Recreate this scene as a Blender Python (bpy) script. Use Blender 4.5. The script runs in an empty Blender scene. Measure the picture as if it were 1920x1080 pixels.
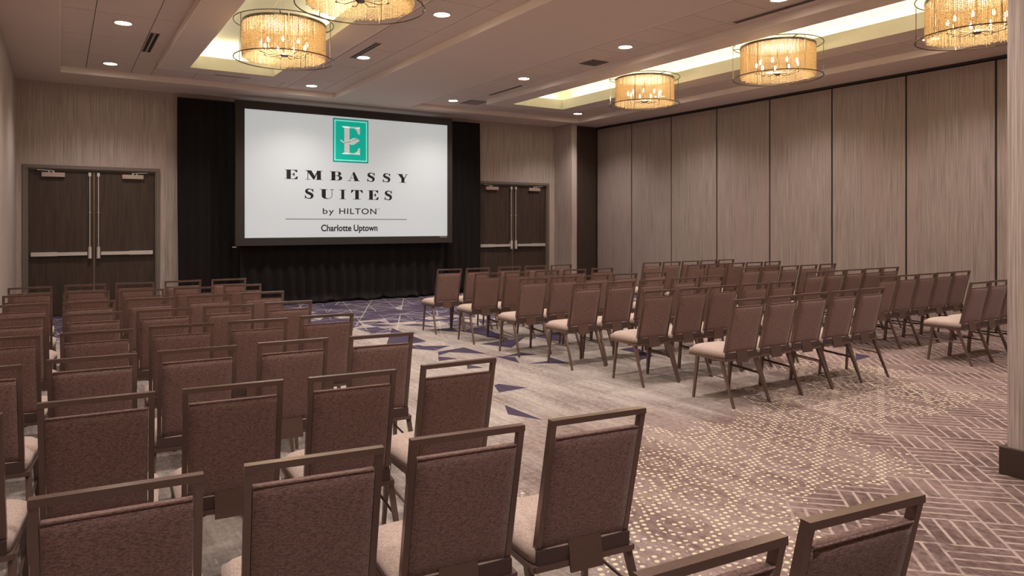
import bpy, bmesh, math, random
from mathutils import Vector, Matrix
rnd = random.Random(7)
R = math.radians
SC = bpy.context.scene
COL = SC.collection

# ------------------------------------------------------------------ camera
CAM_H = 1.52
cam_d = bpy.data.cameras.new('camera')
cam = bpy.data.objects.new('camera', cam_d)
COL.objects.link(cam)
cam_d.sensor_width = 36.0
cam_d.lens = 1330.0 / 1920.0 * 36.0
cam_d.shift_y = -(540.0 - 419.0) / 1920.0
cam_d.clip_start = 0.05
cam_d.clip_end = 100
cam.location = (0, 0, CAM_H)
YAW = math.atan(848.0 / 1330.0)
cam.rotation_euler = (R(90), 0, -YAW)
SC.camera = cam

# ------------------------------------------------------------------ view, world, lights
SC.view_settings.view_transform = 'Standard'
SC.view_settings.look = 'None'
SC.view_settings.gamma = 1.0
SC.view_settings.use_curve_mapping = False
SC.view_settings.exposure = 0.84
SC.cycles.use_denoising = True
SC.cycles.max_bounces = 8
SC.cycles.diffuse_bounces = 5
SC.cycles.sample_clamp_indirect = 6.0
SC.cycles.caustics_reflective = False
SC.cycles.caustics_refractive = False

world = bpy.data.worlds.new('world')
SC.world = world
world.use_nodes = True
world.node_tree.nodes['Background'].inputs[0].default_value = (0.05, 0.045, 0.04, 1)
world.node_tree.nodes['Background'].inputs[1].default_value = 0.3

SPOT_W = 112.0          # each recessed downlight
COVE_W = 2.3           # per metre and a half of cove strip
CHAND_W = 11.0          # each chandelier
WARM = (1.0, 0.80, 0.60)
SPOT_COL = (1.0, 0.905, 0.88)
COVE_COL = (1.0, 0.93, 0.66)

# room measures (metres)
XL, XR = -0.585, 10.91       # left wall, folding partition on the right
YB, YF = 13.8, -4.0          # screen wall, wall behind the camera
Z0, Z1, ZC = 3.83, 3.92, 4.27  # soffit, tray ceiling, cove ceiling
TRAYS = [(0.0, 4.29, 12.82), (5.85, 10.05, 12.95)]        # x0, x1, back edge
RINGS = [(1.24, 3.22, 11.72), (7.0, 8.99, 11.88)]
COVES = [(1.62, 2.84, 11.42), (7.39, 8.60, 11.58)]
TRAY_F, RING_F, COVE_F = -1.0, 0.1, 0.5
LIGHT_X = [0.64, 3.70, 6.48, 9.55]
LIGHT_Y = [12.3, 9.8, 7.3, 4.85, 2.4, 0.0]

# ------------------------------------------------------------------ node helpers
class NT:
    def __init__(s, name):
        s.m = bpy.data.materials.new(name); s.m.use_nodes = True
        s.t = s.m.node_tree; s.n = s.t.nodes; s.l = s.t.links
        s.p = s.n['Principled BSDF']
    def node(s, typ, **kw):
        n = s.n.new(typ)
        for k, v in kw.items(): setattr(n, k, v)
        return n
    def put(s, sock, v):
        if isinstance(v, bpy.types.NodeSocket): s.l.new(v, sock)
        elif v is not None:
            if sock.type == 'RGBA' and len(v) == 3: v = (*v, 1)
            sock.default_value = v
    def math(s, op, a, b=None, c=None, clamp=False):
        n = s.node('ShaderNodeMath', operation=op, use_clamp=clamp)
        for i, v in enumerate((a, b, c)):
            if v is not None: s.put(n.inputs[i], v)
        return n.outputs[0]
    def mix(s, f, a, b):
        n = s.node('ShaderNodeMix', data_type='RGBA')
        s.put(n.inputs[0], f); s.put(n.inputs[6], a); s.put(n.inputs[7], b)
        return n.outputs[2]
    def coords(s, which='Object'):
        return s.node('ShaderNodeTexCoord').outputs[which]
    def world(s):
        return s.node('ShaderNodeNewGeometry').outputs['Position']
    def sep(s, v):
        n = s.node('ShaderNodeSeparateXYZ'); s.put(n.inputs[0], v); return n.outputs
    def comb(s, x, y, z=0.0):
        n = s.node('ShaderNodeCombineXYZ')
        for i, v in enumerate((x, y, z)): s.put(n.inputs[i], v)
        return n.outputs[0]
    def noise(s, vec, scale=1.0, detail=2.0, rough=0.5, dist=0.0):
        n = s.node('ShaderNodeTexNoise')
        s.put(n.inputs['Vector'], vec)
        n.inputs['Scale'].default_value = scale; n.inputs['Detail'].default_value = detail
        n.inputs['Roughness'].default_value = rough; n.inputs['Distortion'].default_value = dist
        return n.outputs['Fac']
    def white(s, vec):
        n = s.node('ShaderNodeTexWhiteNoise', noise_dimensions='3D'); s.put(n.inputs['Vector'], vec)
        return n.outputs['Value']
    def ramp(s, f, stops):
        n = s.node('ShaderNodeValToRGB'); s.put(n.inputs[0], f)
        e = n.color_ramp.elements
        while len(e) < len(stops): e.new(0.5)
        for i, (p, c) in enumerate(stops):
            e[i].position = p; e[i].color = (*c, 1)
        return n.outputs[0]
    def smooth(s, v, a, b):
        n = s.node('ShaderNodeMapRange', interpolation_type='SMOOTHSTEP')
        s.put(n.inputs[0], v); n.inputs[1].default_value = a; n.inputs[2].default_value = b
        return n.outputs[0]
    def bump(s, h, strength=0.3, dist=0.01):
        n = s.node('ShaderNodeBump'); s.put(n.inputs['Height'], h)
        n.inputs['Strength'].default_value = strength; n.inputs['Distance'].default_value = dist
        s.l.new(n.outputs[0], s.p.inputs['Normal'])
    def base(s, c, rough=0.5, metal=0.0, spec=None):
        s.put(s.p.inputs['Base Color'], c)
        s.put(s.p.inputs['Roughness'], rough); s.put(s.p.inputs['Metallic'], metal)
        if spec is not None: s.p.inputs['Specular IOR Level'].default_value = spec

def plain(name, c, rough=0.5, metal=0.0, spec=None, var=0.06):
    k = NT(name)
    f = k.noise(k.coords(), 6.0, 3)
    col = k.mix(f, tuple(x * (1 - var) for x in c), tuple(min(1, x * (1 + var)) for x in c))
    k.base(col, rough, metal, spec)
    return k.m

def emis(name, c, strength):
    k = NT(name)
    k.base((0.8, 0.8, 0.8), 0.5)
    k.p.inputs['Emission Color'].default_value = (*c, 1)
    k.p.inputs['Emission Strength'].default_value = strength
    return k.m

# ------------------------------------------------------------------ materials
def mat_wallcover(name, dark, light, tint, rough=0.42):
    k = NT(name)
    x, y, z = k.sep(k.world())
    h = k.math('ADD', x, y)
    v1 = k.comb(k.math('MULTIPLY', h, 120.0), k.math('MULTIPLY', z, 1.6))
    v2 = k.comb(k.math('MULTIPLY', h, 48.0), k.math('MULTIPLY', z, 0.55), 3.3)
    v3 = k.comb(k.math('MULTIPLY', h, 3.2), k.math('MULTIPLY', z, 0.35), 8.1)
    n1 = k.noise(v1, 1, 3, 0.65); n2 = k.noise(v2, 1, 2); n3 = k.noise(v3, 1, 2)
    f = k.math('ADD', k.math('MULTIPLY', n1, 0.78), k.math('MULTIPLY', n2, 0.22))
    c = k.ramp(f, [(0.36, dark), (0.62, light)])
    c = k.mix(k.smooth(n3, 0.45, 0.7), c, k.mix(0.5, c, tint))
    k.base(c, rough, 0.0, 0.22)
    k.bump(n1, 0.25, 0.004)
    return k.m

M = {}
M['wall'] = mat_wallcover('striated_wallcovering', (0.29, 0.235, 0.205), (0.56, 0.475, 0.425), (0.46, 0.345, 0.31))
M['partition'] = mat_wallcover('partition_fabric', (0.215, 0.168, 0.150), (0.39, 0.32, 0.288), (0.35, 0.255, 0.232))
M['soffit'] = plain('taupe_ceiling_paint', (0.70, 0.585, 0.52), 0.7, var=0.02)
k = NT('ceiling_tile_face')
x, y, z = k.sep(k.world())
n = k.noise(k.comb(k.math('MULTIPLY', x, 3.0), k.math('MULTIPLY', y, 60.0)), 1, 2)
k.base(k.mix(n, (0.60, 0.50, 0.44), (0.74, 0.62, 0.55)), 0.8)
M['tile'] = k.m
M['joint'] = plain('tile_grid_dark', (0.22, 0.165, 0.14), 0.8)  # dark colour of the lid between the tiles
M['cove'] = plain('cream_cove_paint', (0.78, 0.755, 0.65), 0.8, var=0.02)
M['dark_gap'] = plain('dark_joint_seal', (0.018, 0.012, 0.010), 0.7)
M['pocket'] = mat_wallcover('dark_pocket_door', (0.05, 0.033, 0.026), (0.075, 0.05, 0.04), (0.06, 0.04, 0.033))
M['base'] = plain('dark_wood_baseboard', (0.045, 0.028, 0.020), 0.4)
M['frame_paint'] = plain('door_frame_paint', (0.17, 0.135, 0.11), 0.45)
k = NT('dark_door_veneer')
x, y, z = k.sep(k.world())
n = k.noise(k.comb(k.math('MULTIPLY', x, 22.0), y, k.math('MULTIPLY', z, 1.6)), 1, 5, 0.6, 0.6)
k.base(k.ramp(n, [(0.3, (0.036, 0.022, 0.016)), (0.7, (0.072, 0.047, 0.034))]), 0.42)
M['veneer'] = k.m
M['steel'] = plain('brushed_steel', (0.80, 0.76, 0.72), 0.42, 0.7)
M['closer'] = plain('satin_closer_cover', (0.55, 0.44, 0.39), 0.4, 0.5)
M['brass'] = plain('pale_brass_edge', (0.62, 0.52, 0.38), 0.3, 1.0)
k = NT('black_velour')
n = k.noise(k.coords(), 40, 3)
k.base(k.mix(n, (0.012, 0.009, 0.008), (0.028, 0.021, 0.019)), 0.9)
k.p.inputs['Sheen Weight'].default_value = 0.12
k.p.inputs['Sheen Roughness'].default_value = 0.4
M['velour'] = k.m
M['screen_frame'] = plain('dark_velvet_screen_border', (0.040, 0.032, 0.028), 0.85)
k = NT('lit_projection_surface')
k.base((0.34, 0.36, 0.37), 0.7)
k.p.inputs['Emission Color'].default_value = (0.96, 1.0, 1.0, 1)
k.p.inputs['Emission Strength'].default_value = 0.215
M['screen'] = k.m
def printed(name, c, e=0.22):
    k = NT(name); k.base(c, 0.7)
    k.p.inputs['Emission Color'].default_value = (*c, 1); k.p.inputs['Emission Strength'].default_value = e
    return k.m
M['ink'] = printed('projected_black', (0.010, 0.010, 0.012), 0.0)
M['teal'] = printed('projected_teal', (0.0, 0.36, 0.27), 0.42)
M['teal_dark'] = printed('projected_deep_teal', (0.0, 0.22, 0.19), 0.35)
M['teal_light'] = printed('projected_light_teal', (0.18, 0.72, 0.60), 0.4)
M['logo_white'] = printed('projected_grey_white', (0.62, 0.64, 0.62), 0.28)
M['vent_dark'] = plain('vent_slot_black', (0.02, 0.016, 0.014), 0.8)
M['vent_face'] = plain('vent_face_paint', (0.48, 0.385, 0.34), 0.6)
M['lamp'] = emis('downlight_lens', (1.0, 0.86, 0.68), 38.0)
M['trim_ring'] = plain('downlight_trim', (0.70, 0.62, 0.55), 0.35, 0.3)
M['bulb'] = emis('candle_bulb_glow', (1.0, 0.78, 0.42), 34.0)
M['led'] = emis('cove_led_strip', COVE_COL, 2.0)
M['chrome_dark'] = plain('bronze_ring_metal', (0.20, 0.155, 0.12), 0.25, 1.0)
M['chrome'] = plain('polished_nickel', (0.75, 0.70, 0.62), 0.15, 1.0)
# chandelier beads: pearly strands that let the bulbs glow through
k = NT('ivory_glass_beads')
tr = k.node('ShaderNodeBsdfTranslucent'); bn = k.noise(k.coords(), 110, 2, 0.7)
k.put(tr.inputs[0], k.mix(k.smooth(bn, 0.40, 0.58), (0.72, 0.50, 0.26), (1.0, 0.93, 0.74)))
df = k.node('ShaderNodeBsdfDiffuse'); df.inputs[0].default_value = (0.86, 0.74, 0.56, 1)
gl = k.node('ShaderNodeBsdfGlossy'); gl.inputs[0].default_value = (1, 0.95, 0.85, 1); gl.inputs[1].default_value = 0.18
m1 = k.node('ShaderNodeMixShader'); m1.inputs[0].default_value = 0.40
k.l.new(tr.outputs[0], m1.inputs[1]); k.l.new(df.outputs[0], m1.inputs[2])
m2 = k.node('ShaderNodeMixShader'); m2.inputs[0].default_value = 0.10
k.l.new(m1.outputs[0], m2.inputs[1]); k.l.new(gl.outputs[0], m2.inputs[2])
k.l.new(m2.outputs[0], k.n['Material Output'].inputs[0]); k.n.remove(k.p)
M['beads'] = k.m
# chair metal and fabric
k = NT('brown_powder_coated_tube')
n = k.noise(k.coords(), 300, 2)
k.base(k.mix(n, (0.145, 0.092, 0.075), (0.205, 0.135, 0.112)), 0.27, 0.5, 0.6)
M['tube'] = k.m
def fabric(name, a, b):
    k = NT(name)
    x, y, z = k.sep(k.coords())
    v = k.comb(k.math('MULTIPLY', x, 105.0), k.math('MULTIPLY', y, 150.0), k.math('MULTIPLY', z, 300.0))
    w = k.noise(v, 1, 3, 0.6, 0.8)
    f = k.noise(k.coords(), 500, 2)
    c = k.mix(k.smooth(w, 0.38, 0.58), a, b)
    c = k.mix(k.math('MULTIPLY', f, 0.3), c, tuple(q * 1.5 for q in b))
    k.base(c, 0.85, 0.0, 0.2)
    k.p.inputs['Sheen Weight'].default_value = 0.15
    k.bump(w, 0.55, 0.004)
    return k.m
M['fabric'] = fabric('mauve_brown_chenille', (0.105, 0.058, 0.050), (0.265, 0.163, 0.142))
M['lit_seat_fabric'] = fabric('lit_seat_chenille', (0.31, 0.225, 0.185), (0.47, 0.365, 0.31))  # same cloth as the back, paler: light from above put into the colour
M['rear_edge'] = plain('dark_rear_cushion_cloth', (0.075, 0.042, 0.036), 0.85)
M['under'] = plain('dark_seat_underside', (0.035, 0.022, 0.019), 0.7)

# ------------------------------------------------------------------ carpet
def mat_carpet():
    k = NT('patterned_carpet')
    P = k.coords()
    x, y, z = k.sep(P)
    mul = lambda a, b: k.math('MULTIPLY', a, b)
    add = lambda a, b: k.math('ADD', a, b)
    sub = lambda a, b: k.math('SUBTRACT', a, b)
    fr = lambda a: k.math('FRACT', a)
    wob = k.noise(P, 0.8, 2)
    wob2 = k.noise(k.comb(x, y, 7.7), 1.7, 2)
    # striated ground, streaks run towards the screen wall
    s1 = k.noise(k.comb(mul(x, 16.0), mul(y, 0.9), 1.0), 1, 3, 0.6)
    s2 = k.noise(k.comb(mul(x, 90.0), mul(y, 5.0), 2.0), 1, 2)
    s3 = k.noise(k.comb(mul(x, 3.0), mul(y, 0.7), 5.0), 1, 2)
    s4 = k.noise(k.comb(mul(x, 30.0), mul(y, 22.0), 6.0), 1, 3, 0.7)
    f = add(add(mul(s1, 0.22), mul(s2, 0.14)), add(mul(s3, 0.34), mul(s4, 0.30)))
    ground = k.ramp(f, [(0.38, (0.175, 0.130, 0.118)), (0.48, (0.29, 0.245, 0.22)), (0.60, (0.42, 0.37, 0.33))])
    # fine tufted specks and short pale dashes
    sp = k.noise(k.comb(mul(x, 60.0), mul(y, 14.0), 9.0), 1, 2)
    ground = k.mix(mul(k.smooth(sp, 0.60, 0.68), mul(k.smooth(wob2, 0.4, 0.6), 0.7)), ground, (0.52, 0.46, 0.39))
    # zone distance: a slanted band across the aisle
    d = sub(sub(y, 2.3), mul(sub(x, 2.0), 0.30))
    d = add(d, mul(sub(wob, 0.5), 2.4))
    # mauve ground under dots and weave
    mauve = k.ramp(f, [(0.40, (0.115, 0.068, 0.058)), (0.60, (0.30, 0.21, 0.185))])
    wm = mul(k.smooth(d, 1.9, 0.6), k.smooth(add(x, mul(wob2, 1.2)), 2.0, 3.1))
    ground = k.mix(mul(wm, 0.85), ground, mauve)
    # ---- herringbone weave at 45 degrees
    u = mul(add(x, y), 0.7071); v = mul(sub(x, y), 0.7071)
    L = 0.31
    cu = k.math('FLOOR', mul(u, 1 / L)); cv = k.math('FLOOR', mul(v, 1 / L))
    par = fr(mul(add(cu, cv), 0.5))
    par = k.math('GREATER_THAN', par, 0.25)
    fu = fr(mul(u, 4 / L)); fv = fr(mul(v, 4 / L))
    lu = k.math('LESS_THAN', fu, 0.21); lv = k.math('LESS_THAN', fv, 0.21)
    line = add(mul(par, lu), mul(sub(1.0, par), lv))
    eu = k.math('LESS_THAN', fr(mul(u, 1 / L)), 0.05); ev = k.math('LESS_THAN', fr(mul(v, 1 / L)), 0.05)
    line = k.math('MAXIMUM', line, k.math('MAXIMUM', eu, ev))
    wh = k.math('MAXIMUM', k.smooth(d, -0.15, -0.75), mul(k.smooth(add(x, mul(wob2, 2.0)), 6.6, 7.6), k.smooth(y, 7.5, 6.0)))
    wh = mul(wh, k.smooth(x, 2.6, 3.3))
    wh = mul(wh, k.smooth(add(s1, mul(wob, 0.3)), 0.40, 0.62))
    plank = k.mix(k.smooth(f, 0.40, 0.60), (0.085, 0.052, 0.047), (0.235, 0.160, 0.140))
    g2 = k.mix(mul(line, 0.85), plank, (0.46, 0.36, 0.315))
    ground = k.mix(mul(wh, 0.9), ground, g2)
    # ---- cream dots
    px, py = 0.044, 0.040
    ix = k.math('FLOOR', mul(y, 1 / py))
    off = mul(fr(mul(ix, 0.5)), px)
    dx = sub(fr(mul(add(x, off), 1 / px)), 0.5)
    dy = sub(fr(mul(y, 1 / py)), 0.5)
    r = add(mul(dx, dx), mul(dy, dy))
    dot = k.math('LESS_THAN', r, 0.085)
    # rows of dots make diamonds and bands
    pp = add(mul(x, -0.50), mul(y, 0.866)); qq = add(mul(x, 0.866), mul(y, 0.50))
    tx = k.math('ABSOLUTE', sub(fr(mul(pp, 1 / 0.36)), 0.5))
    ty = k.math('ABSOLUTE', sub(fr(mul(qq, 1 / 0.42)), 0.5))
    rad = k.math('SQRT', add(mul(tx, tx), mul(ty, ty)))
    dia = fr(mul(rad, 4.6))
    keep = k.math('MAXIMUM', k.math('LESS_THAN', dia, 0.52), k.math('GREATER_THAN', tx, 0.425))
    wd = mul(k.smooth(d, -0.75, -0.35), k.smooth(d, 1.4, 0.55))
    wd = mul(wd, k.smooth(add(x, mul(wob2, 1.0)), 2.1, 2.7))
    wd = mul(wd, k.smooth(add(x, mul(wob2, 1.4)), 8.4, 7.4))
    hole = k.math('LESS_THAN', k.noise(k.comb(mul(x, 5.5), mul(y, 1.3), 4.0), 1, 3), add(0.29, mul(wd, 0.34)))
    dm = mul(mul(dot, keep), mul(hole, k.math('GREATER_THAN', wd, 0.05)))
    ground = k.mix(mul(dm, 0.92), ground, (0.64, 0.56, 0.40))
    # ---- purple shards, dense by the screen and thinning into the aisle
    def shards(sx, sy, skew, seed, lo, hi):
        uu = add(mul(x, 1 / sx), mul(y, skew)); vv = mul(y, 1 / sy)
        a, b = k.math('FLOOR', uu), k.math('FLOOR', vv)
        p, q = fr(uu), fr(vv)
        flip = k.math('GREATER_THAN', fr(mul(add(a, b), 0.5)), 0.25)
        p2 = add(mul(flip, sub(1.0, p)), mul(sub(1.0, flip), p))
        t = sub(add(p2, q), 1.0)
        half = k.math('GREATER_THAN', t, 0.0)
        hsh = k.white(k.comb(a, b, add(mul(half, 3.0), seed)))
        dens = mul(k.smooth(y, lo, hi), 1.0)
        on = k.math('LESS_THAN', hsh, dens)
        ed = k.math('MINIMUM', k.math('ABSOLUTE', t), k.math('MINIMUM', p, q))
        return on, ed
    on1, e1 = shards(0.34, 0.58, 0.35, 1.0, 7.6, 13.0)
    on2, e2 = shards(0.42, 0.46, -0.6, 9.0, 8.4, 12.8)
    on = k.math('MAXIMUM', on1, on2)
    fade = mul(k.smooth(x, 1.6, 2.4), 1.0)
    on = mul(on, k.math('MAXIMUM', fade, k.smooth(y, 10.0, 11.5)))
    purple = k.mix(s1, (0.030, 0.020, 0.044), (0.066, 0.047, 0.088))
    c = k.mix(mul(on, 0.95), ground, purple)
    lines = k.math('MAXIMUM', mul(k.math('LESS_THAN', k.math('MINIMUM', e1, e2), 0.035), k.smooth(y, 7.0, 9.0)), 0.0)
    c = k.mix(mul(lines, mul(k.smooth(wob2, 0.35, 0.55), 0.55)), c, (0.50, 0.45, 0.40))
    # lone shards lying in the aisle (base at the back, tip towards the door end)
    TRI = [((3.14, 5.04), (3.01, 4.78), (3.15, 4.49)),
           ((3.44, 5.71), (3.65, 5.46), (3.33, 5.44)),
           ((3.44, 5.71), (3.51, 5.74), (3.65, 5.46)),
           ((3.78, 7.56), (4.18, 7.65), (4.19, 7.13)),
           ((3.78, 7.56), (3.67, 7.33), (4.18, 7.65)),
           ((3.53, 7.04), (3.65, 7.3), (3.79, 7.06)),
           ((4.2, 6.97), (4.36, 6.78), (4.22, 6.46)),
           ((4.71, 6.66), (4.67, 6.17), (4.52, 6.27)),
           ((4.64, 6.19), (4.58, 6.41), (4.28, 6.39)),
           ((4.59, 7.0), (4.67, 6.77), (4.24, 6.88)),
           ((3.78, 8.02), (4.1, 7.85), (3.86, 7.7)),
           ((7.87, 4.85), (7.83, 4.63), (7.44, 4.58)),
           ((3.7, 6.71), (3.78, 6.47), (3.59, 6.5)),
           ((5.69, 6.53), (5.98, 6.57), (5.73, 5.98)),
           ((5.73, 5.98), (5.38, 5.86), (5.98, 6.57)),
           ((4.07, 9.63), (3.99, 8.3), (3.36, 8.15)),
           ((3.26, 8.3), (3.52, 7.92), (3.23, 7.57)),
           ((4.77, 8.89), (5.27, 9.06), (4.92, 7.71)),
           ((5.39, 7.92), (5.92, 8.03), (5.43, 7.14)),
           ((4.47, 7.76), (5.25, 7.91), (4.66, 7.32))]
    for t_ in TRI:
        (ax, ay), (bx, by_), (cx_, cy_) = t_
        if (bx - ax) * (cy_ - ay) - (by_ - ay) * (cx_ - ax) < 0: bx, by_, cx_, cy_ = cx_, cy_, bx, by_
        hit = None
        for (px_, py_), (qx_, qy_) in (((ax, ay), (bx, by_)), ((bx, by_), (cx_, cy_)), ((cx_, cy_), (ax, ay))):
            # left side of the edge p -> q
            e_ = sub(mul(y, qx_ - px_), mul(x, qy_ - py_))
            g_ = k.math('GREATER_THAN', e_, py_ * (qx_ - px_) - px_ * (qy_ - py_))
            hit = g_ if hit is None else mul(hit, g_)
        c = k.mix(mul(hit, 0.95), c, purple)
    k.base(c, 0.95, 0.0, 0.1)
    k.bump(k.noise(P, 260, 2), 0.35, 0.004)
    return k.m
M['carpet'] = mat_carpet()

# ------------------------------------------------------------------ mesh helpers
def add_box(bm, x0, x1, y0, y1, z0, z1, mi=0):
    vs = [bm.verts.new(p) for p in ((x0, y0, z0), (x1, y0, z0), (x1, y1, z0), (x0, y1, z0),
                                    (x0, y0, z1), (x1, y0, z1), (x1, y1, z1), (x0, y1, z1))]
    fs = [(3, 2, 1, 0), (4, 5, 6, 7), (0, 1, 5, 4), (1, 2, 6, 5), (2, 3, 7, 6), (3, 0, 4, 7)]
    for f in fs:
        bm.faces.new([vs[i] for i in f]).material_index = mi
    return vs

def bevel_all(bm, w, seg=2, ang=30):
    es = [e for e in bm.edges if len(e.link_faces) == 2 and e.calc_face_angle(0) > R(ang)]
    bmesh.ops.bevel(bm, geom=es, offset=w, segments=seg, profile=0.5, affect='EDGES', clamp_overlap=True)

def add_bar(bm, a, b, w, h=None, up=(0, 0, 1)):
    """rectangular bar from a to b, w across, h along `up`"""
    h = w if h is None else h
    a, b = Vector(a), Vector(b)
    d = (b - a).normalized(); up = Vector(up)
    if abs(d.dot(up)) > 0.98: up = Vector((0, 1, 0))
    s = d.cross(up).normalized(); u = s.cross(d).normalized()
    vs = []
    for p in (a, b):
        for i, j in ((-1, -1), (1, -1), (1, 1), (-1, 1)):
            vs.append(bm.verts.new(p + s * (i * w / 2) + u * (j * h / 2)))
    for f in ((0, 1, 2, 3), (7, 6, 5, 4), (0, 4, 5, 1), (1, 5, 6, 2), (2, 6, 7, 3), (3, 7, 4, 0)):
        bm.faces.new([vs[i] for i in f])

def add_rod(bm, a, b, r, n=8, r2=None):
    a, b = Vector(a), Vector(b)
    r2 = r if r2 is None else r2
    d = (b - a).normalized()
    s = d.orthogonal().normalized(); u = d.cross(s)
    A = [bm.verts.new(a + (s * math.cos(2 * math.pi * i / n) + u * math.sin(2 * math.pi * i / n)) * r) for i in range(n)]
    B = [bm.verts.new(b + (s * math.cos(2 * math.pi * i / n) + u * math.sin(2 * math.pi * i / n)) * r2) for i in range(n)]
    for i in range(n):
        bm.faces.new((A[i], A[(i + 1) % n], B[(i + 1) % n], B[i]))
    bm.faces.new(A[::-1]); bm.faces.new(B)

def add_lathe(bm, prof, n=24, c=(0, 0, 0)):
    rings = []
    for r, z in prof:
        rings.append([bm.verts.new((c[0] + r * math.cos(2 * math.pi * i / n), c[1] + r * math.sin(2 * math.pi * i / n), c[2] + z)) for i in range(n)])
    for a, b in zip(rings, rings[1:]):
        for i in range(n):
            bm.faces.new((a[i], a[(i + 1) % n], b[(i + 1) % n], b[i]))
    return rings

def add_torus(bm, Rr, r, z, n=64, m=8):
    rings = []
    for i in range(n):
        a = 2 * math.pi * i / n
        rings.append([bm.verts.new(((Rr + r * math.cos(2 * math.pi * j / m)) * math.cos(a), (Rr + r * math.cos(2 * math.pi * j / m)) * math.sin(a), z + r * math.sin(2 * math.pi * j / m))) for j in range(m)])
    for i in range(n):
        p, q = rings[i], rings[(i + 1) % n]
        for j in range(m):
            bm.faces.new((p[j], q[j], q[(j + 1) % m], p[(j + 1) % m]))

def mesh(name, bm, mats, smooth=False):
    bmesh.ops.recalc_face_normals(bm, faces=bm.faces)
    me = bpy.data.meshes.new(name)
    bm.to_mesh(me); bm.free()
    for m_ in (mats if isinstance(mats, (list, tuple)) else [mats]):
        me.materials.append(m_)
    if smooth:
        for p in me.polygons: p.use_smooth = True
        if smooth != 'all' and hasattr(me, 'set_sharp_from_angle'): me.set_sharp_from_angle(angle=R(40))
    return me

def link(name, me, parent=None, loc=None, rot=None):
    o = bpy.data.objects.new(name, me)
    COL.objects.link(o)
    if parent: o.parent = parent
    if loc: o.location = loc
    if rot: o.rotation_euler = rot
    return o

def obj(name, bm, mats, parent=None, smooth=False, **kw):
    return link(name, mesh(name, bm, mats, smooth), parent, **kw)

def boxobj(name, dims, mat, parent=None, bev=0.0, **kw):
    bm = bmesh.new(); add_box(bm, *dims)
    if bev: bevel_all(bm, bev, 2)
    return obj(name, bm, mat, parent, smooth=bool(bev), **kw)

def empty(name, loc=(0, 0, 0), rz=0.0, parent=None):
    o = bpy.data.objects.new(name, None)
    o.empty_display_size = 0.1
    COL.objects.link(o); o.location = loc; o.rotation_euler = (0, 0, rz)
    if parent: o.parent = parent
    return o

def tag(o, label=None, cat=None, group=None, kind=None):
    if label: o['label'] = label
    if cat: o['category'] = cat
    if group: o['group'] = group
    if kind: o['kind'] = kind
    return o

def struct(name, dims, mat, **kw):
    return tag(boxobj(name, dims, mat, **kw), kind='structure')

# ------------------------------------------------------------------ room shell
struct('floor', (XL - 0.2, XR + 0.2, YF - 0.2, YB + 0.2, -0.12, 0.0), M['carpet'])
struct('wall_left', (XL - 0.15, XL, YF, YB + 0.15, 0, Z0 + 0.02), M['wall'])
struct('wall_front', (XL - 0.15, XR + 0.15, YF - 0.15, YF, 0, Z0 + 0.02), M['wall'])

# screen wall with the two door openings left out
DOORS = [(-0.448, 1.423), (7.91, 9.79)]
DOOR_Z = 2.42
bm = bmesh.new()
xs = [XL] + [v for d_ in DOORS for v in d_] + [XR + 0.15]
for i in range(0, len(xs), 2):
    add_box(bm, xs[i], xs[i + 1], YB, YB + 0.15, 0, Z0 + 0.02)
for a, b in DOORS:
    add_box(bm, a, b, YB, YB + 0.15, DOOR_Z, Z0 + 0.02)
wb = tag(obj('wall_back', bm, M['wall']), kind='structure')

# stub wall (pilaster) and the dark pocket door beside it
struct('wall_stub', (10.0, 10.14, 13.1, YB, 0, Z0), M['wall'])
pk = struct('wall_pocket', (10.145, XR, 13.32, 13.38, 0.0, Z0), M['pocket'])

# folding partition on the right: panels with dark seals between
wr = tag(empty('wall_right', (XR, 0, 0)), kind='structure')
boxobj('backing', (0.05, 0.12, YF, 13.38, 0, Z0 + 0.02), M['dark_gap'], wr)
y1 = 13.30
edges = [13.30] + [12.08 - 1.235 * i for i in range(14)]
edges = [e for e in edges if e > YF] + [YF]
pn = {}
for a, b in zip(edges, edges[1:]):
    w = round(a - b - 0.030, 3)
    if w not in pn:
        bm = bmesh.new(); add_box(bm, 0, 0.05, -w, 0, 0.02, 3.775); bevel_all(bm, 0.003, 1)
        pn[w] = mesh('panel', bm, M['partition'])
    link('panel', pn[w], wr, loc=(0, a - 0.015, 0))
boxobj('track', (-0.004, 0.05, YF, 13.30, 3.79, Z0), M['dark_gap'], wr)
for a in edges[1:-1]:
    boxobj('seal', (0.012, 0.05, a - 0.0145, a + 0.0145, 0.02, 3.775), M['dark_gap'], wr)
for yy in (8.375, 5.905):
    bm = bmesh.new()
    for zz in (3.52, 3.58): add_rod(bm, (0.0, yy, zz), (0.0, yy, zz + 0.05), 0.011, 8)
    obj('hinge', bm, M['base'], wr)

# near pillar at the right of the frame, with its tall base
pil = tag(empty('column_right', (0, 0, 0)), kind='structure')
boxobj('shaft', (4.845, 5.65, 1.15, 2.012, 0, Z0 + 0.02), M['wall'], pil)
bm = bmesh.new(); add_box(bm, 4.815, 5.68, 1.12, 2.045, 0, 0.165); bevel_all(bm, 0.004, 1)
obj('plinth', bm, M['base'], pil)

# baseboards
struct('baseboard_left', (XL, XL + 0.015, YF, YB, 0, 0.15), M['base'])
bm = bmesh.new()
for a, b in ((DOORS[0][1] + 0.07, DOORS[1][0] - 0.07), (DOORS[1][1] + 0.07, 10.0)):
    add_box(bm, a, b, YB - 0.015, YB, 0, 0.15)
tag(obj('baseboard_back', bm, M['base']), kind='structure')

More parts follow.
